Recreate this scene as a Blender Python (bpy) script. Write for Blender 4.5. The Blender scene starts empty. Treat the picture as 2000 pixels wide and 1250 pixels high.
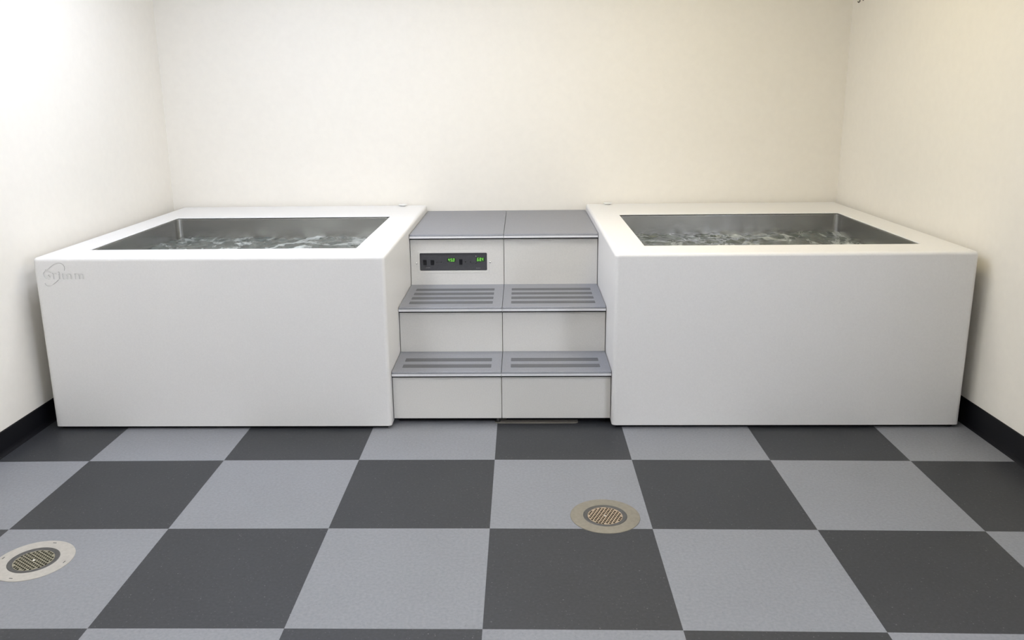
import bpy, bmesh, math, random
from mathutils import Vector, Matrix, noise

scene = bpy.context.scene
COL = scene.collection

# ------------------------------------------------------------------ camera
cam_data = bpy.data.cameras.new('camera')
cam_data.sensor_width = 36.0
cam_data.lens = 1634.87 / 2000.0 * 36.0
cam_data.shift_x = (1000.0 - 977.4) / 2000.0
cam_data.shift_y = (577.13 - 625.0) / 2000.0
cam_data.clip_start = 0.05
cam = bpy.data.objects.new('camera', cam_data)
COL.objects.link(cam)
_r = Vector((0.99964101, 0.02418529, -0.0115289))
_u = Vector((0.00556114, 0.23363385, 0.97230875))
_f = Vector((-0.02620911, 0.97202381, -0.23341548))
_m = Matrix((_r, _u, -_f)).transposed().to_4x4()
_m.translation = Vector((0.12746, -3.46639, 1.5875))
cam.matrix_world = _m
scene.camera = cam

# ------------------------------------------------------------------ world, exposure
world = bpy.data.worlds.new('world')
scene.world = world
world.use_nodes = True
world.node_tree.nodes['Background'].inputs['Color'].default_value = (0.8, 0.85, 1.0, 1)
world.node_tree.nodes['Background'].inputs['Strength'].default_value = 0.15
scene.view_settings.view_transform = 'Standard'
scene.view_settings.look = 'None'
scene.view_settings.exposure = 0.0
scene.view_settings.gamma = 1.0
scene.view_settings.use_curve_mapping = False

# added ceiling lights, none in view: x, y, width, depth, colour, strength, label
CEIL = 2.75
ADDED_LAMPS = [
    (-1.25, 0.55, 0.60, 1.20, (0.76, 0.83, 1.00), 13.0, 'added cool white ceiling panel light above the left tub'),
    (-0.10, 0.45, 0.60, 1.20, (0.93, 0.95, 1.00), 10.4, 'added neutral white ceiling panel light above the steps'),
    (1.05, 0.55, 0.60, 1.20, (1.00, 0.85, 0.48), 7.4, 'added warm white ceiling panel light above the right tub'),
    (-1.50, -2.2, 0.60, 1.20, (0.98, 0.99, 1.00), 15.3, 'added neutral white ceiling panel light behind the viewer'),
]

# ------------------------------------------------------------------ materials
def new_mat(name):
    m = bpy.data.materials.new(name)
    m.use_nodes = True
    nt = m.node_tree
    return m, nt, nt.nodes['Principled BSDF']

def speckle(name, col, rough=0.5, amp=0.06, scale=60.0, metallic=0.0, bump=0.0, bscale=300.0,
            fleck=None, fleck_scale=120.0, fleck_th=0.05, spec=0.5, big=0.0):
    """base colour with a fine procedural mottling, optional flecks"""
    m, nt, b = new_mat(name)
    tc = nt.nodes.new('ShaderNodeTexCoord')
    n = nt.nodes.new('ShaderNodeTexNoise')
    n.inputs['Scale'].default_value = scale
    n.inputs['Detail'].default_value = 6
    nt.links.new(tc.outputs['Object'], n.inputs['Vector'])
    r = nt.nodes.new('ShaderNodeValToRGB')
    r.color_ramp.elements[0].position = 0.3
    r.color_ramp.elements[1].position = 0.7
    r.color_ramp.elements[0].color = tuple(c * (1 - amp) for c in col) + (1,)
    r.color_ramp.elements[1].color = tuple(min(1, c * (1 + amp)) for c in col) + (1,)
    nt.links.new(n.outputs['Fac'], r.inputs['Fac'])
    out = r.outputs['Color']
    if big:
        n3 = nt.nodes.new('ShaderNodeTexNoise')
        n3.inputs['Scale'].default_value = 3.0
        n3.inputs['Detail'].default_value = 4
        nt.links.new(tc.outputs['Object'], n3.inputs['Vector'])
        mr = nt.nodes.new('ShaderNodeMapRange')
        mr.inputs['From Min'].default_value = 0.3
        mr.inputs['From Max'].default_value = 0.7
        mr.inputs['To Min'].default_value = 1 - big
        mr.inputs['To Max'].default_value = 1 + big
        nt.links.new(n3.outputs['Fac'], mr.inputs['Value'])
        mx = nt.nodes.new('ShaderNodeVectorMath')
        mx.operation = 'SCALE'
        nt.links.new(out, mx.inputs[0])
        nt.links.new(mr.outputs['Result'], mx.inputs['Scale'])
        out = mx.outputs['Vector']
    if fleck:
        for k, (fc, th, sc) in enumerate(fleck):
            v = nt.nodes.new('ShaderNodeTexVoronoi')
            v.inputs['Scale'].default_value = sc
            nt.links.new(tc.outputs['Object'], v.inputs['Vector'])
            lt = nt.nodes.new('ShaderNodeMath')
            lt.operation = 'LESS_THAN'
            lt.inputs[1].default_value = th
            nt.links.new(v.outputs['Distance'], lt.inputs[0])
            sep = nt.nodes.new('ShaderNodeSeparateColor')
            nt.links.new(v.outputs['Color'], sep.inputs['Color'])
            g2 = nt.nodes.new('ShaderNodeMath')
            g2.operation = 'GREATER_THAN'
            g2.inputs[1].default_value = 0.55
            nt.links.new(sep.outputs['Red'], g2.inputs[0])
            mu = nt.nodes.new('ShaderNodeMath')
            mu.operation = 'MULTIPLY'
            nt.links.new(lt.outputs[0], mu.inputs[0])
            nt.links.new(g2.outputs[0], mu.inputs[1])
            mi = nt.nodes.new('ShaderNodeMix')
            mi.data_type = 'RGBA'
            nt.links.new(mu.outputs[0], mi.inputs[0])
            nt.links.new(out, mi.inputs[6])
            mi.inputs[7].default_value = tuple(fc) + (1,)
            out = mi.outputs[2]
    nt.links.new(out, b.inputs['Base Color'])
    b.inputs['Roughness'].default_value = rough
    b.inputs['Metallic'].default_value = metallic
    b.inputs['Specular IOR Level'].default_value = spec
    if bump:
        n2 = nt.nodes.new('ShaderNodeTexNoise')
        n2.inputs['Scale'].default_value = bscale
        n2.inputs['Detail'].default_value = 3
        nt.links.new(tc.outputs['Object'], n2.inputs['Vector'])
        bp = nt.nodes.new('ShaderNodeBump')
        bp.inputs['Strength'].default_value = bump
        bp.inputs['Distance'].default_value = 0.002
        nt.links.new(n2.outputs['Fac'], bp.inputs['Height'])
        nt.links.new(bp.outputs['Normal'], b.inputs['Normal'])
    return m

M = {}
M['wall'] = speckle('cream_wall_paint', (0.82, 0.785, 0.715), 0.75, amp=0.012, scale=25, bump=0.12, bscale=160, spec=0.2)
M['ceiling'] = speckle('white_ceiling_paint', (0.82, 0.81, 0.78), 0.85, amp=0.01, scale=30, spec=0.2)
M['tile_light'] = speckle('light_grey_vinyl_tile', (0.224, 0.229, 0.247), 0.45, amp=0.09, scale=90, big=0.03,
                          fleck=[((0.255, 0.26, 0.28), 0.14, 110), ((0.165, 0.168, 0.18), 0.12, 80)], spec=0.3)
M['tile_dark'] = speckle('dark_grey_vinyl_tile', (0.037, 0.0385, 0.0428), 0.45, amp=0.14, scale=90, big=0.05,
                         fleck=[((0.12, 0.12, 0.125), 0.085, 38), ((0.075, 0.076, 0.08), 0.16, 80)], spec=0.3)
M['base'] = speckle('black_rubber_baseboard', (0.006, 0.006, 0.008), 0.45, amp=0.1, scale=40, spec=0.2)
M['tub'] = speckle('white_moulded_plastic', (0.76, 0.75, 0.738), 0.42, amp=0.02, scale=140, bump=0.15, bscale=420, spec=0.3)
M['panel'] = speckle('white_laminate_panel', (0.69, 0.675, 0.645), 0.5, amp=0.03, scale=160, spec=0.3)
M['tread'] = speckle('mid_grey_tread', (0.225, 0.230, 0.252), 0.45, amp=0.10, scale=220, bump=0.1, bscale=500, spec=0.3)
M['stripe'] = speckle('dark_grey_grip_strip', (0.125, 0.127, 0.134), 0.85, amp=0.2, scale=350, bump=0.4, bscale=700, spec=0.1)
M['alu'] = speckle('satin_aluminium', (0.86, 0.86, 0.88), 0.4, amp=0.02, scale=80, metallic=0.2)
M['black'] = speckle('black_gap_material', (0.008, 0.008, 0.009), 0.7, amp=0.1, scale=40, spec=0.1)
M['cap'] = speckle('off_white_plastic_cap', (0.72, 0.72, 0.70), 0.4, amp=0.02, scale=80)
M['screw'] = speckle('bright_steel_screw', (0.8, 0.8, 0.8), 0.25, amp=0.05, scale=90, metallic=1.0)
M['face'] = speckle('dark_grey_control_face', (0.066, 0.066, 0.073), 0.45, amp=0.12, scale=300, spec=0.3)
M['switch'] = speckle('black_rocker_plastic', (0.006, 0.006, 0.009), 0.35, amp=0.1, scale=80)
M['print'] = speckle('pale_grey_printing', (0.22, 0.22, 0.23), 0.6, amp=0.05, scale=80)
M['print_dim'] = speckle('dim_grey_printing', (0.085, 0.083, 0.088), 0.6, amp=0.05, scale=80)
M['flange_a'] = speckle('tan_tinted_steel_flange', (0.235, 0.212, 0.17), 0.5, amp=0.09, scale=60, metallic=0.25, big=0.06)
M['flange_b'] = speckle('pale_satin_steel_flange', (0.44, 0.415, 0.375), 0.5, amp=0.07, scale=60, metallic=0.25, big=0.05)
M['ring'] = speckle('dull_grey_drain_ring', (0.08, 0.078, 0.075), 0.5, amp=0.15, scale=90, metallic=0.3)
M['grate_a'] = speckle('brassy_nickel_grate', (0.42, 0.33, 0.235), 0.4, amp=0.15, scale=90, metallic=0.4)
M['grate_b'] = speckle('olive_brass_grate', (0.27, 0.25, 0.18), 0.4, amp=0.15, scale=90, metallic=0.4)
M['strip'] = speckle('beige_metal_strip', (0.24, 0.22, 0.19), 0.5, amp=0.12, scale=60, metallic=0.1)

def steel_mat():
    m, nt, b = new_mat('brushed_stainless_steel')
    tc = nt.nodes.new('ShaderNodeTexCoord')
    mp = nt.nodes.new('ShaderNodeMapping')
    mp.inputs['Scale'].default_value = (6, 6, 220)
    n = nt.nodes.new('ShaderNodeTexNoise')
    n.inputs['Scale'].default_value = 4
    n.inputs['Detail'].default_value = 4
    nt.links.new(tc.outputs['Object'], mp.inputs['Vector'])
    nt.links.new(mp.outputs['Vector'], n.inputs['Vector'])
    r = nt.nodes.new('ShaderNodeValToRGB')
    r.color_ramp.elements[0].position = 0.25
    r.color_ramp.elements[1].position = 0.75
    r.color_ramp.elements[0].color = (0.45, 0.442, 0.425, 1)
    r.color_ramp.elements[1].color = (0.60, 0.59, 0.57, 1)
    nt.links.new(n.outputs['Fac'], r.inputs['Fac'])
    nt.links.new(r.outputs['Color'], b.inputs['Base Color'])
    b.inputs['Metallic'].default_value = 1.0
    b.inputs['Roughness'].default_value = 0.27
    return m
M['steel'] = steel_mat()

def water_mat():
    m, nt, b = new_mat('churning_water_with_foam')
    tc = nt.nodes.new('ShaderNodeTexCoord')
    mp = nt.nodes.new('ShaderNodeMapping')
    mp.inputs['Scale'].default_value = (1.0, 0.55, 1.0)
    nt.links.new(tc.outputs['Object'], mp.inputs['Vector'])
    n1 = nt.nodes.new('ShaderNodeTexNoise')     # foam patches
    n1.inputs['Scale'].default_value = 4.2
    n1.inputs['Detail'].default_value = 7
    n1.inputs['Roughness'].default_value = 0.66
    n1.inputs['Distortion'].default_value = 1.6
    nt.links.new(mp.outputs['Vector'], n1.inputs['Vector'])
    r = nt.nodes.new('ShaderNodeValToRGB')
    r.color_ramp.elements[0].position = 0.51
    r.color_ramp.elements[1].position = 0.65
    r.color_ramp.elements[0].color = (0, 0, 0, 1)
    r.color_ramp.elements[1].color = (1, 1, 1, 1)
    nt.links.new(n1.outputs['Fac'], r.inputs['Fac'])
    n2 = nt.nodes.new('ShaderNodeTexNoise')
    n2.inputs['Scale'].default_value = 18
    n2.inputs['Detail'].default_value = 5
    nt.links.new(mp.outputs['Vector'], n2.inputs['Vector'])
    r2 = nt.nodes.new('ShaderNodeValToRGB')
    r2.color_ramp.elements[0].position = 0.35
    r2.color_ramp.elements[1].position = 0.7
    r2.color_ramp.elements[0].color = (0.045, 0.055, 0.051, 1)
    r2.color_ramp.elements[1].color = (0.13, 0.15, 0.14, 1)
    nt.links.new(n2.outputs['Fac'], r2.inputs['Fac'])
    mi = nt.nodes.new('ShaderNodeMix')
    mi.data_type = 'RGBA'
    nt.links.new(r.outputs['Color'], mi.inputs[0])
    nt.links.new(r2.outputs['Color'], mi.inputs[6])
    mi.inputs[7].default_value = (0.58, 0.61, 0.595, 1)
    nt.links.new(mi.outputs[2], b.inputs['Base Color'])
    mr = nt.nodes.new('ShaderNodeMapRange')
    mr.inputs['To Min'].default_value = 0.22
    mr.inputs['To Max'].default_value = 0.6
    nt.links.new(r.outputs['Color'], mr.inputs['Value'])
    nt.links.new(mr.outputs['Result'], b.inputs['Roughness'])
    b.inputs['Specular IOR Level'].default_value = 0.35
    bp = nt.nodes.new('ShaderNodeBump')
    bp.inputs['Strength'].default_value = 0.7
    bp.inputs['Distance'].default_value = 0.01
    nt.links.new(n2.outputs['Fac'], bp.inputs['Height'])
    nt.links.new(bp.outputs['Normal'], b.inputs['Normal'])
    return m
M['water'] = water_mat()

def emit(name, col, strength):
    m, nt, b = new_mat(name)
    b.inputs['Base Color'].default_value = (0.8, 0.8, 0.8, 1)
    b.inputs['Emission Color'].default_value = tuple(col) + (1,)
    b.inputs['Emission Strength'].default_value = strength
    return m
M['led'] = emit('green_led_segment', (0.26, 0.90, 0.10), 0.95)
M['led'].node_tree.nodes['Principled BSDF'].inputs['Base Color'].default_value = (0.02, 0.05, 0.02, 1)
M['orange'] = emit('orange_led_dot', (1.0, 0.35, 0.05), 0.12)
M['lens'] = speckle('dark_green_display_window', (0.015, 0.045, 0.015), 0.3, amp=0.1, scale=90)

# ------------------------------------------------------------------ helpers
def link(o, parent=None):
    COL.objects.link(o)
    if parent is not None:
        o.parent = parent
    return o

def obj(name, bm, mats, parent=None, smooth=False, angle=35):
    me = bpy.data.meshes.new(name)
    bmesh.ops.recalc_face_normals(bm, faces=bm.faces)
    bm.to_mesh(me)
    bm.free()
    if not isinstance(mats, (list, tuple)):
        mats = [mats]
    for m in mats:
        me.materials.append(m)
    o = bpy.data.objects.new(name, me)
    link(o, parent)
    if smooth:
        for p in me.polygons:
            p.use_smooth = True
        me.set_sharp_from_angle(angle=math.radians(angle))
        w = o.modifiers.new('weighted', 'WEIGHTED_NORMAL')
        w.keep_sharp = True
    return o

def thing(name, label, cat, loc=(0, 0, 0), rotz=0.0, group=None):
    o = bpy.data.objects.new(name, None)
    o.empty_display_size = 0.05
    link(o)
    o.location = loc
    o.rotation_euler = (0, 0, rotz)
    o['label'] = label
    o['category'] = cat
    if group:
        o['group'] = group
    return o

def struct(o, label, cat):
    o['kind'] = 'structure'
    o['label'] = label
    o['category'] = cat
    return o

def add_box(bm, x0, x1, y0, y1, z0, z1, mi=0):
    vs = [bm.verts.new((x, y, z)) for z in (z0, z1) for y in (y0, y1) for x in (x0, x1)]
    for f in ((0, 1, 3, 2), (4, 6, 7, 5), (0, 4, 5, 1), (1, 5, 7, 3), (3, 7, 6, 2), (2, 6, 4, 0)):
        fc = bm.faces.new([vs[i] for i in f])
        fc.material_index = mi
    return vs

def bevel_all(bm, w, seg=2):
    bmesh.ops.bevel(bm, geom=list(bm.edges), offset=w, segments=seg, affect='EDGES', profile=0.5)

def box_bm(x0, x1, y0, y1, z0, z1, bev=0.0, seg=2):
    bm = bmesh.new()
    add_box(bm, x0, x1, y0, y1, z0, z1)
    if bev:
        bevel_all(bm, bev, seg)
    return bm

def rrect(x0, x1, y0, y1, r, z, n=6):
    """closed loop of points of a rounded rectangle"""
    pts = []
    for cx, cy, a0 in ((x1 - r, y1 - r, 0), (x0 + r, y1 - r, 90), (x0 + r, y0 + r, 180), (x1 - r, y0 + r, 270)):
        for k in range(n + 1):
            a = math.radians(a0 + 90.0 * k / n)
            pts.append((cx + r * math.cos(a), cy + r * math.sin(a), z))
    return pts

def loft(bm, loops, closed=False, cap0=False, cap1=False):
    rings = [[bm.verts.new(p) for p in lp] for lp in loops]
    n = len(rings[0])
    m = len(rings)
    for i in range(m if closed else m - 1):
        a, b = rings[i], rings[(i + 1) % m]
        for k in range(n):
            bm.faces.new((a[k], a[(k + 1) % n], b[(k + 1) % n], b[k]))
    if cap0:
        bm.faces.new(rings[0])
    if cap1:
        bm.faces.new(rings[-1])
    return rings

def lathe(bm, prof, n=48, cx=0.0, cy=0.0):
    """prof: list of (r, z); open ends at r>0, capped where r==0"""
    rings = []
    for r, z in prof:
        if r < 1e-6:
            rings.append([bm.verts.new((cx, cy, z))])
        else:
            rings.append([bm.verts.new((cx + r * math.cos(2 * math.pi * k / n), cy + r * math.sin(2 * math.pi * k / n), z)) for k in range(n)])
    for a, b in zip(rings[:-1], rings[1:]):
        for k in range(n):
            k2 = (k + 1) % n
            if len(a) == 1 and len(b) == 1:
                continue
            if len(a) == 1:
                bm.faces.new((a[0], b[k], b[k2]))
            elif len(b) == 1:
                bm.faces.new((a[k], a[k2], b[0]))
            else:
                bm.faces.new((a[k], a[k2], b[k2], b[k]))

def prism_y(bm, pts, y0, y1):
    """pts (x,z) polygon extruded along y"""
    a = [bm.verts.new((x, y0, z)) for x, z in pts]
    b = [bm.verts.new((x, y1, z)) for x, z in pts]
    n = len(pts)
    bm.faces.new(a)
    bm.faces.new(b[::-1])
    for k in range(n):
        bm.faces.new((a[k], b[k], b[(k + 1) % n], a[(k + 1) % n]))

def prism_x(bm, pts, x0, x1):
    """pts (y,z) polygon extruded along x"""
    a = [bm.verts.new((x0, y, z)) for y, z in pts]
    b = [bm.verts.new((x1, y, z)) for y, z in pts]
    n = len(pts)
    bm.faces.new(a)
    bm.faces.new(b[::-1])
    for k in range(n):
        bm.faces.new((a[k], b[k], b[(k + 1) % n], a[(k + 1) % n]))

def difference(o, cutters):
    """cut meshes out of o, keep the result as o's own mesh"""
    for c in cutters:
        md = o.modifiers.new('cut', 'BOOLEAN')
        md.operation = 'DIFFERENCE'
        md.solver = 'EXACT'
        md.object = c
    wn = [m for m in o.modifiers if m.type == 'WEIGHTED_NORMAL']
    for m in wn:
        o.modifiers.remove(m)
    dg = bpy.context.evaluated_depsgraph_get()
    dg.update()
    me = bpy.data.meshes.new_from_object(o.evaluated_get(dg))
    o.modifiers.clear()
    old = o.data
    o.data = me
    me.name = old.name
    for c in cutters:
        bpy.data.objects.remove(c, do_unlink=True)
    if wn:
        for p in me.polygons:
            p.use_smooth = True
        me.set_sharp_from_angle(angle=math.radians(35))
        w = o.modifiers.new('weighted', 'WEIGHTED_NORMAL')
        w.keep_sharp = True

def text_mesh(body, size, extrude=0.0, offset=0.0):
    cu = bpy.data.curves.new('text', 'FONT')
    cu.body = body
    cu.size = size
    cu.extrude = extrude
    cu.offset = offset
    cu.resolution_u = 4
    t = bpy.data.objects.new('text', cu)
    COL.objects.link(t)
    dg = bpy.context.evaluated_depsgraph_get()
    dg.update()
    me = bpy.data.meshes.new_from_object(t.evaluated_get(dg))
    bpy.data.objects.remove(t, do_unlink=True)
    bpy.data.curves.remove(cu)
    return me

# ------------------------------------------------------------------ room shell
WL, WR, WB, WF = -2.265, 2.288, 2.215, -4.7
T = 0.61

def tile_pt(i, j):
    return (i * T, j * T - 0.0016 * min(i * i, 9) * 1.0, 0.0)

IX, JY = (-4, 5), (-8, 4)
xs = [WL] + [i * T for i in range(-3, 4)] + [WR]
bm = bmesh.new()
ys = [WF] + [j * T for j in range(-7, 4)] + [WB]
top, bot = {}, {}
for a, x in enumerate(xs):
    for b, y in enumerate(ys):
        inner = 0 < b < len(ys) - 1
        dy = -0.0016 * (x / T) ** 2 if inner else 0.0
        top[a, b] = bm.verts.new((x, y + dy, 0.0))
        bot[a, b] = bm.verts.new((x, y + dy, -0.12))
for a in range(len(xs) - 1):
    i = a - 4                       # tile column, column 0 begins at x = 0
    for b in range(len(ys) - 1):
        j = b - 8                   # tile row, row 0 begins at y = 0
        dark = (i + j) % 2 == 0
        f = bm.faces.new((top[a, b], top[a + 1, b], top[a + 1, b + 1], top[a, b + 1]))
        f.material_index = 1 if dark else 0
        bm.faces.new((bot[a, b], bot[a, b + 1], bot[a + 1, b + 1], bot[a + 1, b]))
nx, ny = len(xs) - 1, len(ys) - 1
for a in range(nx):
    bm.faces.new((top[a, 0], bot[a, 0], bot[a + 1, 0], top[a + 1, 0]))
    bm.faces.new((top[a, ny], top[a + 1, ny], bot[a + 1, ny], bot[a, ny]))
for b in range(ny):
    bm.faces.new((top[0, b], top[0, b + 1], bot[0, b + 1], bot[0, b]))
    bm.faces.new((top[nx, b], bot[nx, b], bot[nx, b + 1], top[nx, b + 1]))
floor = obj('floor', bm, [M['tile_light'], M['tile_dark'], M['black']])
struct(floor, 'checkerboard vinyl floor of light grey and dark grey square tiles', 'floor')

def wall(name, x0, x1, y0, y1, label):
    o = obj(name, box_bm(x0, x1, y0, y1, -0.12, CEIL + 0.1), M['wall'])
    struct(o, label, 'wall')
wall('wall_left', WL - 0.1, WL, WF, WB, 'bright plain painted wall beside the left tub')
WY0, WY1, WZ0, WZ1 = -3.4, -1.9, 0.95, 2.15  # opening for the added window light
bm = bmesh.new()
add_box(bm, WR, WR + 0.1, WF, WY0, -0.12, CEIL + 0.1)
add_box(bm, WR, WR + 0.1, WY1, WB, -0.12, CEIL + 0.1)
add_box(bm, WR, WR + 0.1, WY0, WY1, -0.12, WZ0)
add_box(bm, WR, WR + 0.1, WY0, WY1, WZ1, CEIL + 0.1)
bmesh.ops.remove_doubles(bm, verts=bm.verts, dist=1e-5)
struct(obj('wall_right', bm, M['wall']), 'plain cream painted wall beside the right tub', 'wall')
bm = bmesh.new()
for (ya, yb, za, zb) in ((WY0, WY1, WZ0, WZ0 + 0.05), (WY0, WY1, WZ1 - 0.05, WZ1), (WY0, WY0 + 0.05, WZ0 + 0.05, WZ1 - 0.05),
                         (WY1 - 0.05, WY1, WZ0 + 0.05, WZ1 - 0.05), ((WY0 + WY1) / 2 - 0.02, (WY0 + WY1) / 2 + 0.02, WZ0 + 0.05, WZ1 - 0.05)):
    add_box(bm, WR + 0.03, WR + 0.08, ya, yb, za, zb)
win = struct(obj('added_window_1', bm, M['cap']), 'added fill light shaped as a window in the right wall behind the viewer', 'window')  # added, unseen window; its glowing pane brightens the left wall
obj('pane', box_bm(WR + 0.05, WR + 0.06, WY0 + 0.05, WY1 - 0.05, WZ0 + 0.05, WZ1 - 0.05), emit('fill_light_pane', (0.83, 0.88, 1.0), 15.5), win)
wall('wall_back', WL - 0.1, WR + 0.1, WB, WB + 0.1, 'plain cream painted wall behind both tubs')
wall('wall_front', WL - 0.1, WR + 0.25, WF - 0.1, WF, 'plain painted wall behind the viewer')
o = obj('ceiling', box_bm(WL, WR, WF, WB, CEIL, CEIL + 0.1), M['ceiling'])
struct(o, 'plain white ceiling above the tubs', 'ceiling')

def cove(h):
    t = 0.006
    pts = [(0, 0), (0.016, 0), (0.0155, 0.002), (0.011, 0.006), (0.008, 0.012), (t, 0.022), (t, h - 0.003), (t - 0.003, h), (0, h)]
    return pts
bm = bmesh.new()
prism_y(bm, [(WL + p, z) for p, z in cove(0.112)], WF, WB)
struct(obj('baseboard_left', bm, M['base']), 'black rubber baseboard along the left wall', 'baseboard')
bm = bmesh.new()
prism_y(bm, [(WR - p, z) for p, z in cove(0.124)], WF, WB)
struct(obj('baseboard_right', bm, M['base']), 'black rubber baseboard along the right wall', 'baseboard')
bm = bmesh.new()
prism_x(bm, [(WF + p, z) for p, z in cove(0.118)], WL + 0.016, WR - 0.016)
struct(obj('baseboard_front', bm, M['base']), 'black rubber baseboard along the wall behind the viewer', 'baseboard')

# the right wall is a little out of square with the back wall
def skew(o):
    for v in o.data.vertices:
        if v.co.x > 2.2:
            v.co.x -= (v.co.y - 0.2) * 0.0213
for nm in ('wall_right', 'baseboard_right', 'added_window_1', 'pane', 'floor', 'ceiling'):
    skew(bpy.data.objects[nm])

for (x, y, w, d, col, st, lab) in ADDED_LAMPS:
    t = thing('added_ceiling_light', lab, 'light', (x, y, CEIL))
    bm = bmesh.new()
    n = 1
    loops = [[(sx * (w / 2 + e), sy * (d / 2 + e), z) for sx, sy in ((-1, -1), (1, -1), (1, 1), (-1, 1))]
             for e, z in ((0.03, 0.0), (0.03, -0.02), (0.0, -0.02), (0.0, -0.004))]
    loft(bm, loops)
    obj('frame', bm, M['alu'], t)
    bm = box_bm(-w / 2 + 0.002, w / 2 - 0.002, -d / 2 + 0.002, d / 2 - 0.002, -0.014, -0.006)
    obj('diffuser', bm, emit('added_light_diffuser', col, st), t)

# small grey fixing near the top of the right corner
t = thing('wall_hook', 'tiny grey hook high up on the right wall near the back corner', 'hook', (2.2500, 2.055, 2.136), math.radians(-90))
bm = bmesh.new()
path = [Vector((0, 0.0, 0.0)), Vector((0, -0.016, 0.0)), Vector((0, -0.022, -0.006)), Vector((0, -0.022, -0.014)), Vector((0, -0.028, -0.019)), Vector((0, -0.035, -0.014))]
rings = []
for k, p in enumerate(path):
    d = (path[min(k + 1, len(path) - 1)] - path[max(k - 1, 0)]).normalized()
    s = Vector((1, 0, 0))
    u = d.cross(s)
    rings.append([tuple(p + 0.0035 * (math.cos(a) * s + math.sin(a) * u)) for a in [2 * math.pi * q / 8 for q in range(8)]])
loft(bm, rings, cap0=True, cap1=True)
obj('shank', bm, M['ring'], t, smooth=True)
bm = bmesh.new()
lathe(bm, [(0, 0), (0.010, 0), (0.010, 0.002), (0.008, 0.004), (0, 0.004)], 20)
pl = obj('plate', bm, M['ring'], t, smooth=True)
pl.rotation_euler = (math.radians(90), 0, 0)

# ------------------------------------------------------------------ tubs
H = 0.8635

def shell_bm(x0, x1, y0, y1, ox0, ox1, oy0, oy1):
    r, re = 0.017, 0.019
    L = []
    L.append(rrect(x0, x1, y0, y1, re, 0.016))
    L.append(rrect(x0, x1, y0, y1, re, H - r))
    for k in range(1, 6):
        a = math.radians(90 * k / 5)
        o = r * (1 - math.cos(a))
        L.append(rrect(x0 + o, x1 - o, y0 + o, y1 - o, max(re - o, 0.002) if re - o > 0.002 else 0.002, H - r + r * math.sin(a)))
    ri = 0.004
    L.append(rrect(ox0 - 0.002, ox1 + 0.002, oy0 - 0.002, oy1 + 0.002, ri + 0.002, H))
    L.append(rrect(ox0, ox1, oy0, oy1, ri, H - 0.002))
    L.append(rrect(ox0, ox1, oy0, oy1, ri, H - 0.005))
    L.append(rrect(ox0 - 0.03, ox1 + 0.03, oy0 - 0.03, oy1 + 0.03, ri, H - 0.005))
    w = 0.02
    L.append(rrect(x0 + w, x1 - w, y0 + w, y1 - w, 0.006, H - 0.022))
    L.append(rrect(x0 + w, x1 - w, y0 + w, y1 - w, 0.006, 0.016))
    bm = bmesh.new()
    loft(bm, L, closed=True)
    return bm

def basin_bm(ox0, ox1, oy0, oy1):
    e = 0.007
    zt = H - 0.009
    rc = 0.032
    L = [rrect(ox0 - 0.028, ox1 + 0.028, oy0 - 0.028, oy1 + 0.028, rc + 0.02, zt)]
    for k in range(0, 4):
        a = math.radians(90 * k / 3)
        o = 0.004
        d = e + o * (1 - math.sin(a))
        L.append(rrect(ox0 - d, ox1 + d, oy0 - d, oy1 + d, rc, zt - o * (1 - math.cos(a)), 8) if False else
                 rrect(ox0 - d, ox1 + d, oy0 - d, oy1 + d, rc, zt - o * (1 - math.cos(a))))
    L.append(rrect(ox0 - e, ox1 + e, oy0 - e, oy1 + e, rc, 0.16))
    L.append(rrect(ox0 + 0.03, ox1 - 0.03, oy0 + 0.03, oy1 - 0.03, rc, 0.12))
    bm = bmesh.new()
    loft(bm, L, cap1=True)
    return bm

def water_bm(ox0, ox1, oy0, oy1, z, seed):
    nx, ny = 190, 150
    bm = bmesh.new()
    g = []
    e = 0.006
    for b in range(ny + 1):
        row = []
        for a in range(nx + 1):
            x = ox0 - e + (ox1 - ox0 + 2 * e) * a / nx
            y = oy0 - e + (oy1 - oy0 + 2 * e) * b / ny
            p = Vector((x * 3.2 + seed, y * 3.6, seed * 0.37))
            h = noise.fractal(p, 0.9, 2.1, 4) * 0.017
            p2 = Vector((x * 14 + seed, y * 15, seed))
            h += (1 - abs(noise.noise(p2)) * 2) * 0.006
            p3 = Vector((x * 34, y * 30 + seed, seed))
            h += noise.noise(p3) * 0.0035
            row.append(bm.verts.new((x, y, z + h)))
        g.append(row)
    for b in range(ny):
        for a in range(nx):
            bm.faces.new((g[b][a], g[b][a + 1], g[b + 1][a + 1], g[b + 1][a]))
    return bm

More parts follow.
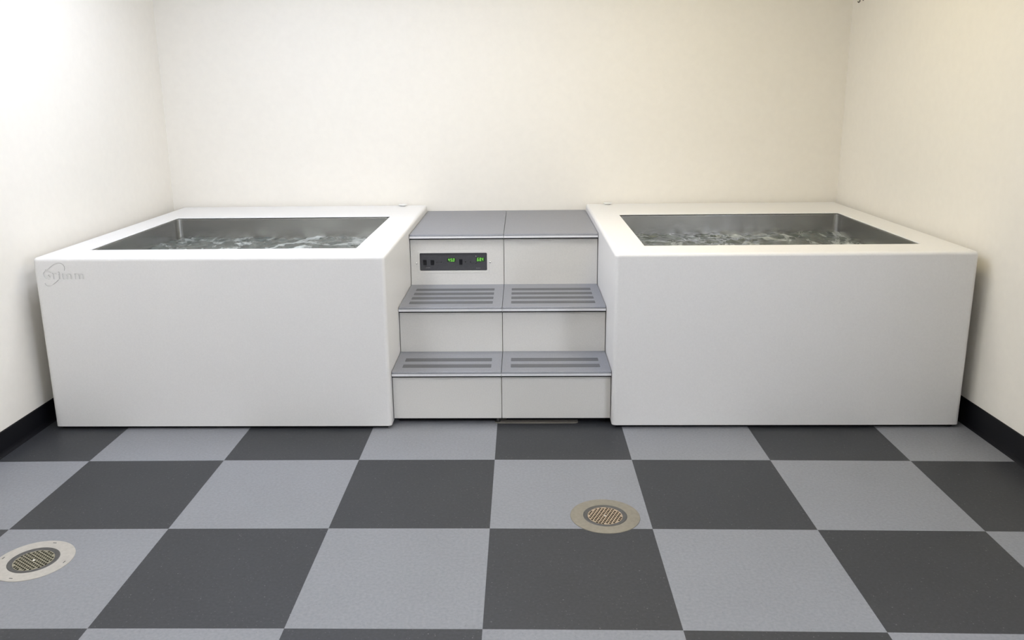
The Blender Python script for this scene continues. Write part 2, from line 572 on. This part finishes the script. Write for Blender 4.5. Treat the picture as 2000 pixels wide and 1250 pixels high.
def make_tub(x0, x1, y0, y1, op, label, seed, btn, engraved=False):
    cx = (x0 + x1) / 2
    t = thing('plunge_tub', label, 'tub', (0, 0, 0))
    ox0, ox1, oy0, oy1 = op
    sb = shell_bm(x0, x1, y0, y1, *op)
    if engraved:        # separate patch of the front face that takes the engraving
        for co, no in (((0, 0, 0.705), (0, 0, 1)), ((0, 0, 0.843), (0, 0, 1)), ((-2.157, 0, 0), (1, 0, 0)), ((-1.905, 0, 0), (1, 0, 0))):
            bmesh.ops.bisect_plane(sb, geom=list(sb.verts) + list(sb.edges) + list(sb.faces), plane_co=co, plane_no=no, dist=1e-6)
    sh = obj('shell', sb, M['tub'], t, smooth=True)
    obj('basin', basin_bm(*op), M['steel'], t, smooth=True, angle=50)
    bm = box_bm(x0 + 0.0215, x1 - 0.0215, y0 + 0.0215, y1 - 0.0215, 0.0, 0.02)
    obj('plinth', bm, M['black'], t)
    b = bmesh.new()
    lathe(b, [(0, H + 0.0002), (0.017, H + 0.0002), (0.017, H + 0.006), (0.026, H + 0.006), (0.0285, H + 0.008),
              (0.0285, H + 0.0105), (0.026, H + 0.013), (0, H + 0.0145)], 40, btn[0], btn[1])
    k = obj('overflow_cap', b, M['cap'], t, smooth=True)
    k['label'] = 'off-white round cap on the rim'
    return t, sh

OPL = (-2.014, -0.687, 0.562, 1.665)
OPR = (0.724, 2.054, 0.570, 1.665)
tubL, shellL = make_tub(-2.183, -0.5155, 0.355, 2.195, OPL,
    'large white plunge tub on the left, engraved logo on its front', 3.1, (-0.675, 2.145), True)
tubR, shellR = make_tub(0.5596, 2.2255, 0.361, 2.195, OPR,
    'large white plunge tub on the right, plain front without a logo', 8.7, (0.702, 2.140))

for op, z, seed, side in ((OPL, 0.735, 3.1, 'left'), (OPR, 0.733, 8.7, 'right')):
    w = obj('water', water_bm(*op, z, seed), M['water'], None, smooth=True, angle=180)
    w['label'] = ('grey-green churning water with white foam filling the ' + side + ' tub')
    w['category'] = 'water'
    w['kind'] = 'stuff'

# engraved logo on the front of the left tub
YF = 0.355
def lx(cx):
    return -2.1389 + (60 + cx / 12.5 - 83) * 0.00245
def lz(cy, cx=600):
    return 0.800 - (490 + cy / 12.5 - 530) * 0.00248 - (cx - 600) / 12.5 * 0.0008 * 0 

def cutter_from_text(body, x, z, size, wscale, off):
    me = text_mesh(body, size, 0.0048, off)
    o = bpy.data.objects.new('cutter', me)
    COL.objects.link(o)
    me.transform(Matrix.Rotation(math.radians(90), 4, 'X') @ Matrix.Scale(wscale, 4, Vector((1, 0, 0))))
    me.transform(Matrix.Translation((x, YF, z)))
    return o

cutters = []
# letter heights in metres
cutters.append(cutter_from_text('G', lx(278), lz(690), 0.058, 0.98, 0.0012))
for ch, c0, w in (('i', 648, 1.15), ('m', 742, 1.22), ('m', 1042, 1.22)):
    cutters.append(cutter_from_text(ch, lx(c0), lz(690), 0.054, w, 0.0012))

def arc_cutter(pts, wd=0.0030):
    """thin curved groove following points (x,z)"""
    # Catmull-Rom resample
    P = [Vector((p[0], p[1])) for p in pts]
    S = []
    for k in range(len(P) - 1):
        p0, p1, p2, p3 = P[max(k - 1, 0)], P[k], P[k + 1], P[min(k + 2, len(P) - 1)]
        for q in range(6):
            s = q / 6
            S.append(0.5 * ((2 * p1) + (p2 - p0) * s + (2 * p0 - 5 * p1 + 4 * p2 - p3) * s * s + (3 * p1 - p0 - 3 * p2 + p3) * s ** 3))
    S.append(P[-1])
    bm = bmesh.new()
    rings = []
    for k, p in enumerate(S):
        d = (S[min(k + 1, len(S) - 1)] - S[max(k - 1, 0)]).normalized()
        nrm = Vector((-d.y, d.x))
        a = p + nrm * wd / 2
        c = p - nrm * wd / 2
        rings.append([(a.x, YF - 0.002, a.y), (c.x, YF - 0.002, c.y), (c.x, YF + 0.0042, c.y), (a.x, YF + 0.0042, a.y)])
    loft(bm, rings, cap0=True, cap1=True)
    bmesh.ops.recalc_face_normals(bm, faces=bm.faces)
    me = bpy.data.meshes.new('arc')
    bm.to_mesh(me)
    bm.free()
    o = bpy.data.objects.new('cutter', me)
    COL.objects.link(o)
    return o
up = [(345, 470), (430, 445), (500, 395), (600, 335), (700, 305), (770, 318), (815, 360), (832, 420), (815, 490)]
dn = [(300, 790), (330, 842), (400, 858), (480, 838), (560, 785), (650, 710)]
# the r: upright stem, foot and a short curved arm
bm = bmesh.new()
rp = [(528, 692), (528, 566), (508, 566), (508, 545), (562, 545), (562, 566), (590, 546), (622, 540), (622, 572), (588, 578), (564, 600), (564, 692)]
prism_y(bm, [(lx(a), lz(b)) for a, b in rp], YF - 0.0048, YF + 0.0048)
bmesh.ops.recalc_face_normals(bm, faces=bm.faces)
me = bpy.data.meshes.new('r')
bm.to_mesh(me)
bm.free()
rc_ = bpy.data.objects.new('cutter', me)
COL.objects.link(rc_)
cutters.append(rc_)
cutters.append(arc_cutter([(lx(a), lz(b)) for a, b in up]))
cutters.append(arc_cutter([(lx(a), lz(b)) for a, b in dn]))
difference(shellL, cutters)
for p in shellL.data.polygons:
    c = p.center
    if 0.705 < c.z < 0.843 and -2.157 < c.x < -1.905 and c.y < YF + 0.01:
        p.use_smooth = False

# ------------------------------------------------------------------ steps between the tubs
Z1, Z2, Z3 = 0.279, 0.524, 0.820
Y1, Y2, Y3 = 0.419, 0.730, 1.240
TT = 0.024       # tread build-up
GZ = 0.030       # clearance under the body

def tread_profile(yf, yb, z):
    """grey sheet with rounded nose (y,z)"""
    zb = z - 0.0105
    r = 0.009
    pts = [(yb, zb), (yb, z)]
    for k in range(0, 6):
        a = math.radians(90 + 90 * k / 5)
        pts.append((yf + r + r * math.cos(a), z - r + r * math.sin(a)))
    pts.append((yf, zb))
    return pts

def make_steps(x0, x1, label, gap=0.0014):
    t = thing('step_unit', label, 'steps', (0, 0, 0))
    a, b = x0 + gap, x1 - gap
    # body: white panels following the stepped outline
    wdt = 0.018
    for (ya, yb, za, zb) in ((Y1, Y1 + wdt, GZ, Z1 - TT), (Y2, Y2 + wdt, Z1 - 0.012, Z2 - TT), (Y3, Y3 + wdt, Z2 - 0.012, Z3 - TT)):
        body = obj('riser_panel', box_bm(a, b, ya, yb, za, zb, 0.0012, 2), M['panel'], t, smooth=True)
    for xa in (a, b - 0.012):
        pts = [(Y1 + 0.0185, GZ), (2.19, GZ), (2.19, Z3 - 0.013), (Y3 + 0.0185, Z3 - 0.013), (Y3 + 0.0185, Z2 - 0.013),
               (Y2 + 0.0185, Z2 - 0.013), (Y2 + 0.0185, Z1 - 0.013), (Y1 + 0.0185, Z1 - 0.013)]
        bm = bmesh.new()
        prism_x(bm, pts, xa, xa + 0.012)
        obj('side_panel', bm, M['panel'], t)
    bm = box_bm(a + 0.02, b - 0.02, Y1 + 0.045, 2.15, 0.0, GZ)  # black fill standing in for the shadow gap under the steps
    obj('plinth', bm, M['black'], t)
    grips = {0: [0.5875, 0.4875], 1: [1.108, 1.008, 0.908, 0.808], 2: []}
    for n, (ya, yb, z) in enumerate(((Y1 - 0.021, Y2 - 0.0005, Z1), (Y2 - 0.021, Y3 - 0.0005, Z2), (Y3 - 0.021, 2.208, Z3))):
        bm = bmesh.new()
        prism_x(bm, tread_profile(ya, yb, z), a, b)
        tr = obj('tread', bm, M['tread'], t, smooth=True)
        # aluminium nosing under the sheet
        bm = box_bm(a - 0.001, b + 0.001, ya + 0.0005, ya + 0.018, z - 0.0235, z - 0.0108, 0.0012, 2)
        ns = obj('nosing', bm, M['alu'], tr, smooth=True)
        ns['label'] = 'bright metal nosing strip'
        # black strip painting in the shadow below the nosing
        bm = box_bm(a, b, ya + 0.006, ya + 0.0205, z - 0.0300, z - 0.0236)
        obj('nosing_shadow', bm, M['black'], tr)
        for yc in grips[n]:
            gx0, gx1 = (-0.4685, -0.0285) if x0 < -0.2 else (0.0680, 0.5085)
            bm = bmesh.new()
            loft(bm, [rrect(gx0, gx1, yc - 0.0245, yc + 0.0245, 0.004, z + h, 3) for h in (0.0002, 0.0009)], cap0=True, cap1=True)
            g = obj('grip_strip', bm, M['stripe'], tr)
            g['label'] = 'rough dark grey anti-slip strip'
    for fx in ((b - 0.020,) if x0 < -0.2 else ()):
        bm = bmesh.new()
        lathe(bm, [(0, 0.0), (0.014, 0.0), (0.014, 0.005), (0.006, 0.007), (0.006, GZ), (0, GZ)], 20, fx, Y1 + 0.026)
        obj('leveling_foot', bm, M['ring'], t, smooth=True)
    return t, body

SEAM = 0.0232
stepL, bodyL = make_steps(-0.5135, SEAM, 'left grey and white step unit with the control panel in its top riser')
stepR, bodyR = make_steps(SEAM, 0.5575, 'right grey and white step unit, plain top riser without controls')

# ------------------------------------------------------------------ control panel in the left unit
def px(cx):
    return -0.4606 + (cx - 215) * (0.3870 / 1565.0)
def pz(cx, cy):
    ytop = 180 - 22 * (cx - 215) / 1565.0
    return 0.7090 - (cy - ytop) * (0.1040 / 408.0)
PX0, PX1, PZ0, PZ1 = -0.4606, -0.0740, 0.6052, 0.7090

def cut_rrect(x0, x1, z0, z1, r, y0, y1):
    bm = bmesh.new()
    n = rrect(x0, x1, z0, z1, r, 0, 5)
    a = [bm.verts.new((p[0], y0, p[1])) for p in n]
    b = [bm.verts.new((p[0], y1, p[1])) for p in n]
    bm.faces.new(a)
    bm.faces.new(b[::-1])
    m = len(n)
    for k in range(m):
        bm.faces.new((a[k], b[k], b[(k + 1) % m], a[(k + 1) % m]))
    bmesh.ops.recalc_face_normals(bm, faces=bm.faces)
    return bm
bm = cut_rrect(PX0, PX1, PZ0, PZ1, 0.0065, Y3 - 0.02, Y3 + 0.03)
me = bpy.data.meshes.new('c')
bm.to_mesh(me)
bm.free()
co = bpy.data.objects.new('cutter', me)
COL.objects.link(co)
difference(bodyL, [co])

cp = obj('control_panel', cut_rrect(PX0 + 0.0004, PX1 - 0.0004, PZ0 + 0.0004, PZ1 - 0.0004, 0.0062, Y3 + 0.005, Y3 + 0.04), M['face'], stepL)
cp['label'] = 'dark grey control panel with two green readouts'
PYF = Y3 + 0.005
def on_panel(name, x0, x1, z0, z1, t, mat, label=None, bev=0.0):
    o = obj(name, box_bm(x0, x1, PYF - t, PYF + 0.001, z0, z1, bev), mat, cp)
    if label:
        o['label'] = label
    return o
for (a, b, c, d) in ((292, 374, 332, 456), (464, 546, 332, 452), (1133, 1208, 312, 440)):
    cx = (a + b) / 2
    z0, z1 = pz(cx, d), pz(cx, c)
    bm = bmesh.new()
    x0, x1 = px(a), px(b)
    zm = (z0 + z1) / 2
    # rocker with its upper half tilted out
    bezel = [(PYF + 0.001, z0), (PYF - 0.0015, z0), (PYF - 0.0015, z0 + 0.002), (PYF - 0.0008, z0 + 0.0022), (PYF - 0.0016, zm),
             (PYF - 0.0042, z1 - 0.003), (PYF - 0.0015, z1 - 0.002), (PYF - 0.0015, z1), (PYF + 0.001, z1)]
    prism_x(bm, bezel, x0, x1)
    s = obj('rocker_switch', bm, M['switch'], cp)
    s['label'] = 'black rocker switch'
for (a, b) in ((610, 385), (718, 385), (1275, 372), (1392, 374), (1525, 405)):
    bm = bmesh.new()
    lathe(bm, [(0, 0), (0.0030, 0), (0.0026, 0.0022), (0, 0.0028)], 16)
    k = obj('push_button', bm, M['switch'], cp, smooth=True)
    k.location = (px(a), PYF, pz(a, b))
    k.rotation_euler = (math.radians(90), 0, 0)
bm = bmesh.new()
lathe(bm, [(0, 0), (0.0016, 0), (0.0012, 0.001), (0, 0.0013)], 12)
k = obj('indicator_lamp', bm, M['orange'], cp, smooth=True)
k.location = (px(1522), PYF, pz(1522, 240))
k.rotation_euler = (math.radians(90), 0, 0)

SEG = {'0': 'abcdef', '4': 'fgbc', '5': 'afgcd', '6': 'afgedc', '8': 'abcdefg'}
def digits(parent, txt, x0, x1, z0, z1, y):
    bm = bmesh.new()
    chars = [c for c in txt if c != '.']
    n = len(chars)
    pitch = (x1 - x0) / n
    w = pitch * 0.66
    s = 0.0023
    sl = 0.12
    h = z1 - z0
    def seg(xa, xb, za, zb):
        vs = [bm.verts.new((x + sl * (z - z0), yy, z)) for yy in (y - 0.0006, y + 0.0002) for (x, z) in ((xa, za), (xb, za), (xb, zb), (xa, zb))]
        for f in ((0, 1, 2, 3), (7, 6, 5, 4), (0, 4, 5, 1), (1, 5, 6, 2), (2, 6, 7, 3), (3, 7, 4, 0)):
            bm.faces.new([vs[q] for q in f])
    k = 0
    for c in txt:
        if c == '.':
            xx = x0 + k * pitch - (pitch - w) * 0.62
            seg(xx, xx + s, z0, z0 + s)
            continue
        xa = x0 + k * pitch
        xb = xa + w
        zm = (z0 + z1) / 2
        g = 0.0004
        for q in SEG[c]:
            if q == 'a': seg(xa + g, xb - g, z1 - s, z1)
            if q == 'g': seg(xa + g, xb - g, zm - s / 2, zm + s / 2)
            if q == 'd': seg(xa + g, xb - g, z0, z0 + s)
            if q == 'f': seg(xa, xa + s, zm + g, z1 - g)
            if q == 'b': seg(xb - s, xb, zm + g, z1 - g)
            if q == 'e': seg(xa, xa + s, z0 + g, zm - g)
            if q == 'c': seg(xb - s, xb, z0 + g, zm - g)
        k += 1
    o = obj('digits', bm, M['led'], parent)
    return o
for txt, a, b, c, d in (('45.0', 872, 1036, 300, 366), ('68.4', 1545, 1706, 278, 352)):
    z0, z1 = pz((a + b) / 2, d), pz((a + b) / 2, c)
    wn = on_panel('readout_window', px(a) - 0.004, px(b) + 0.003, z0 - 0.003, z1 + 0.003, 0.0006, M['lens'], 'green lit number readout')
    # digits are a piece of the readout; keep depth thing > part > sub-part
    dg_ = digits(cp, txt, px(a), px(b), z0, z1, PYF - 0.0009)
    dg_.name = 'readout_digits'
    dg_['label'] = 'glowing green number ' + txt

def print_text(body, x, z, size, mat, name='printed_text'):
    me = text_mesh(body, size, 0.0001, 0.0001)
    me.transform(Matrix.Rotation(math.radians(90), 4, 'X'))
    me.transform(Matrix.Translation((x, PYF - 0.0005, z)))
    me.materials.clear()
    me.materials.append(mat)
    o = bpy.data.objects.new(name, me)
    link(o, cp)
    return o
print_text('GRIMM', px(345), pz(345, 528), 0.0085, M['print'])
bm = bmesh.new()
lathe(bm, [(0, 0), (0.0026, 0), (0.0026, 0.0003), (0, 0.0003)], 16)
k = obj('printed_emblem', bm, M['print_dim'], cp)
k.location = (px(325), PYF, pz(325, 520))
k.rotation_euler = (math.radians(90), 0, 0)
# faint, illegible caption lines printed on the panel: plain thin rules
for (a, b, c, w, mt) in ((285, 360, 248, 0.0018, 'print_dim'), (470, 600, 250, 0.0018, 'print_dim'), (660, 725, 270, 0.0015, 'print_dim'),
                     (860, 1040, 235, 0.0012, 'print_dim'), (1135, 1212, 238, 0.002, 'print_dim'), (1320, 1440, 240, 0.0012, 'print_dim'),
                     (570, 740, 418, 0.0012, 'print_dim'), (1525, 1625, 514, 0.0028, 'print'), (1660, 1730, 516, 0.0016, 'print_dim')):
    xa, xb = px(a), px(b)
    z = pz((a + b) / 2, c)
    bm = bmesh.new()
    random.seed(a)
    x = xa
    while x < xb:
        dx = random.uniform(0.0012, 0.0028)
        add_box(bm, x, min(x + dx, xb), PYF - 0.0002, PYF + 0.0001, z - w * random.uniform(0.3, 0.55), z + w * random.uniform(0.3, 0.55))
        x += dx + 0.0006
    obj('caption_line', bm, M[mt], cp)

# faint raised trim lip around the panel and its two screws
bm = bmesh.new()
o0, o1 = 0.0, 0.0145
def rr(e, y, r):
    return [(p[0], y, p[1]) for p in rrect(PX0 - e, PX1 + e, PZ0 - e, PZ1 + e, r, 0, 5)]
loft(bm, [rr(0.0001, Y3 - 0.0001, 0.0066), rr(0.0001, Y3 - 0.0009, 0.0066), rr(0.0118, Y3 - 0.0009, 0.010), rr(0.0125, Y3 - 0.0001, 0.0105)])
lip = obj('panel_trim', bm, M['panel'], stepL, smooth=True)
for (x, z) in ((-0.4795, 0.6490), (-0.0560, 0.6535)):
    bm = bmesh.new()
    lathe(bm, [(0, 0), (0.0052, 0), (0.0050, 0.0018), (0.0034, 0.0034), (0, 0.0042)], 20)
    s = obj('screw', bm, M['screw'], stepL, smooth=True)
    s.location = (x, Y3 - 0.0008, z)
    s.rotation_euler = (math.radians(90), 0, 0)

# ------------------------------------------------------------------ flat strip on the floor under the right unit
bm = bmesh.new()
loft(bm, [rrect(-0.012, 0.400, 0.424, 0.485, 0.018, z, 6) for z in (0.0002, 0.0035)], cap0=True, cap1=True)
o = obj('floor_strip', bm, M['strip'])
o['label'] = 'flat beige strip lying on the floor under the right step unit'
o['category'] = 'strip'

# ------------------------------------------------------------------ floor drains
def make_drain(x, y, rot, fl, gr, label, slots):
    t = thing('floor_drain', label, 'drain', (x, y, 0.0), rot, 'round floor drains')
    bm = bmesh.new()
    lathe(bm, [(0.080, 0.0003), (0.134, 0.0003), (0.1335, 0.0022), (0.130, 0.003), (0.084, 0.003), (0.080, 0.002), (0.080, 0.0003)], 96)
    f = obj('flange', bm, fl, t, smooth=True)
    for k in range(slots):
        bm = bmesh.new()
        a = math.radians(28 + 360 * k / slots)
        c = Vector((0.117 * math.cos(a), 0.117 * math.sin(a), 0))
        u = Vector((-math.sin(a), math.cos(a), 0)) * 0.0065
        v = Vector((math.cos(a), math.sin(a), 0)) * 0.0018
        vs = [bm.verts.new(c + p + Vector((0, 0, z))) for z in (0.0029, 0.0033) for p in (-u - v, u - v, u + v, -u + v)]
        for q in ((0, 1, 2, 3), (7, 6, 5, 4), (0, 4, 5, 1), (1, 5, 6, 2), (2, 6, 7, 3), (3, 7, 4, 0)):
            bm.faces.new([vs[w] for w in q])
        obj('screw_slot', bm, M['ring'], f)
    bm = bmesh.new()
    lathe(bm, [(0.066, -0.006), (0.0845, -0.006), (0.0845, 0.0032), (0.082, 0.0045), (0.070, 0.0026), (0.066, 0.001), (0.066, -0.006)], 96)
    obj('ring', bm, M['ring'], t, smooth=True)
    # grate: bars around square holes, true openings
    p, h = 0.0120, 0.0084
    N = 6
    coords = []
    for k in range(-N, N + 1):
        coords += [k * p - h / 2, k * p + h / 2]
    bm = bmesh.new()
    V = {}
    def vert(i, j):
        if (i, j) not in V:
            V[i, j] = bm.verts.new((coords[i], coords[j], 0))
        return V[i, j]
    R = 0.0672
    for i in range(len(coords) - 1):
        for j in range(len(coords) - 1):
            xa, xb, ya, yb = coords[i], coords[i + 1], coords[j], coords[j + 1]
            cx_, cy_ = (xa + xb) / 2, (ya + yb) / 2
            hole = (i % 2 == 0 and j % 2 == 0)
            if hole and math.hypot(abs(cx_) + h / 2, abs(cy_) + h / 2) < R - 0.0004 and not (i == j == 2 * N):
                continue
            if math.hypot(cx_, cy_) > R + 0.004:
                continue
            bm.faces.new((vert(i, j), vert(i + 1, j), vert(i + 1, j + 1), vert(i, j + 1)))
    # trim to a circle
    for v in bm.verts:
        l = math.hypot(v.co.x, v.co.y)
        if l > R:
            v.co.x *= R / l
            v.co.y *= R / l
    bmesh.ops.remove_doubles(bm, verts=bm.verts, dist=1e-5)
    ex = bmesh.ops.extrude_face_region(bm, geom=list(bm.faces))
    for g in ex['geom']:
        if isinstance(g, bmesh.types.BMVert):
            g.co.z -= 0.0015
    for v in bm.verts:
        v.co.z += 0.002
    g = obj('grate', bm, gr, t)
    bm = bmesh.new()
    lathe(bm, [(0, 0), (0.0042, 0), (0.004, 0.001), (0.003, 0.0018), (0, 0.002)], 20)
    s = obj('grate_screw', bm, M['screw'], g, smooth=True)
    s.location = (0, 0, 0.002)
    bm = bmesh.new()
    lathe(bm, [(0.0835, -0.006), (0.0835, -0.095), (0, -0.095)], 48)
    obj('sump', bm, M['black'], t)
    # opening in the floor
    bm = bmesh.new()
    lathe(bm, [(0, 0.05), (0.085, 0.05), (0.085, -0.1), (0, -0.1)], 64, x, y)
    bmesh.ops.recalc_face_normals(bm, faces=bm.faces)
    me = bpy.data.meshes.new('c')
    bm.to_mesh(me)
    bm.free()
    c = bpy.data.objects.new('cutter', me)
    COL.objects.link(c)
    return c

c1 = make_drain(0.442, -0.514, math.radians(-24), M['flange_a'], M['grate_a'],
                'round tan drain with brassy grate, in front of the right step unit', 0)
c2 = make_drain(-1.609, -0.842, math.radians(-34), M['flange_b'], M['grate_b'],
                'round pale drain with olive grate, at the left edge of the floor', 4)
difference(floor, [c1, c2])
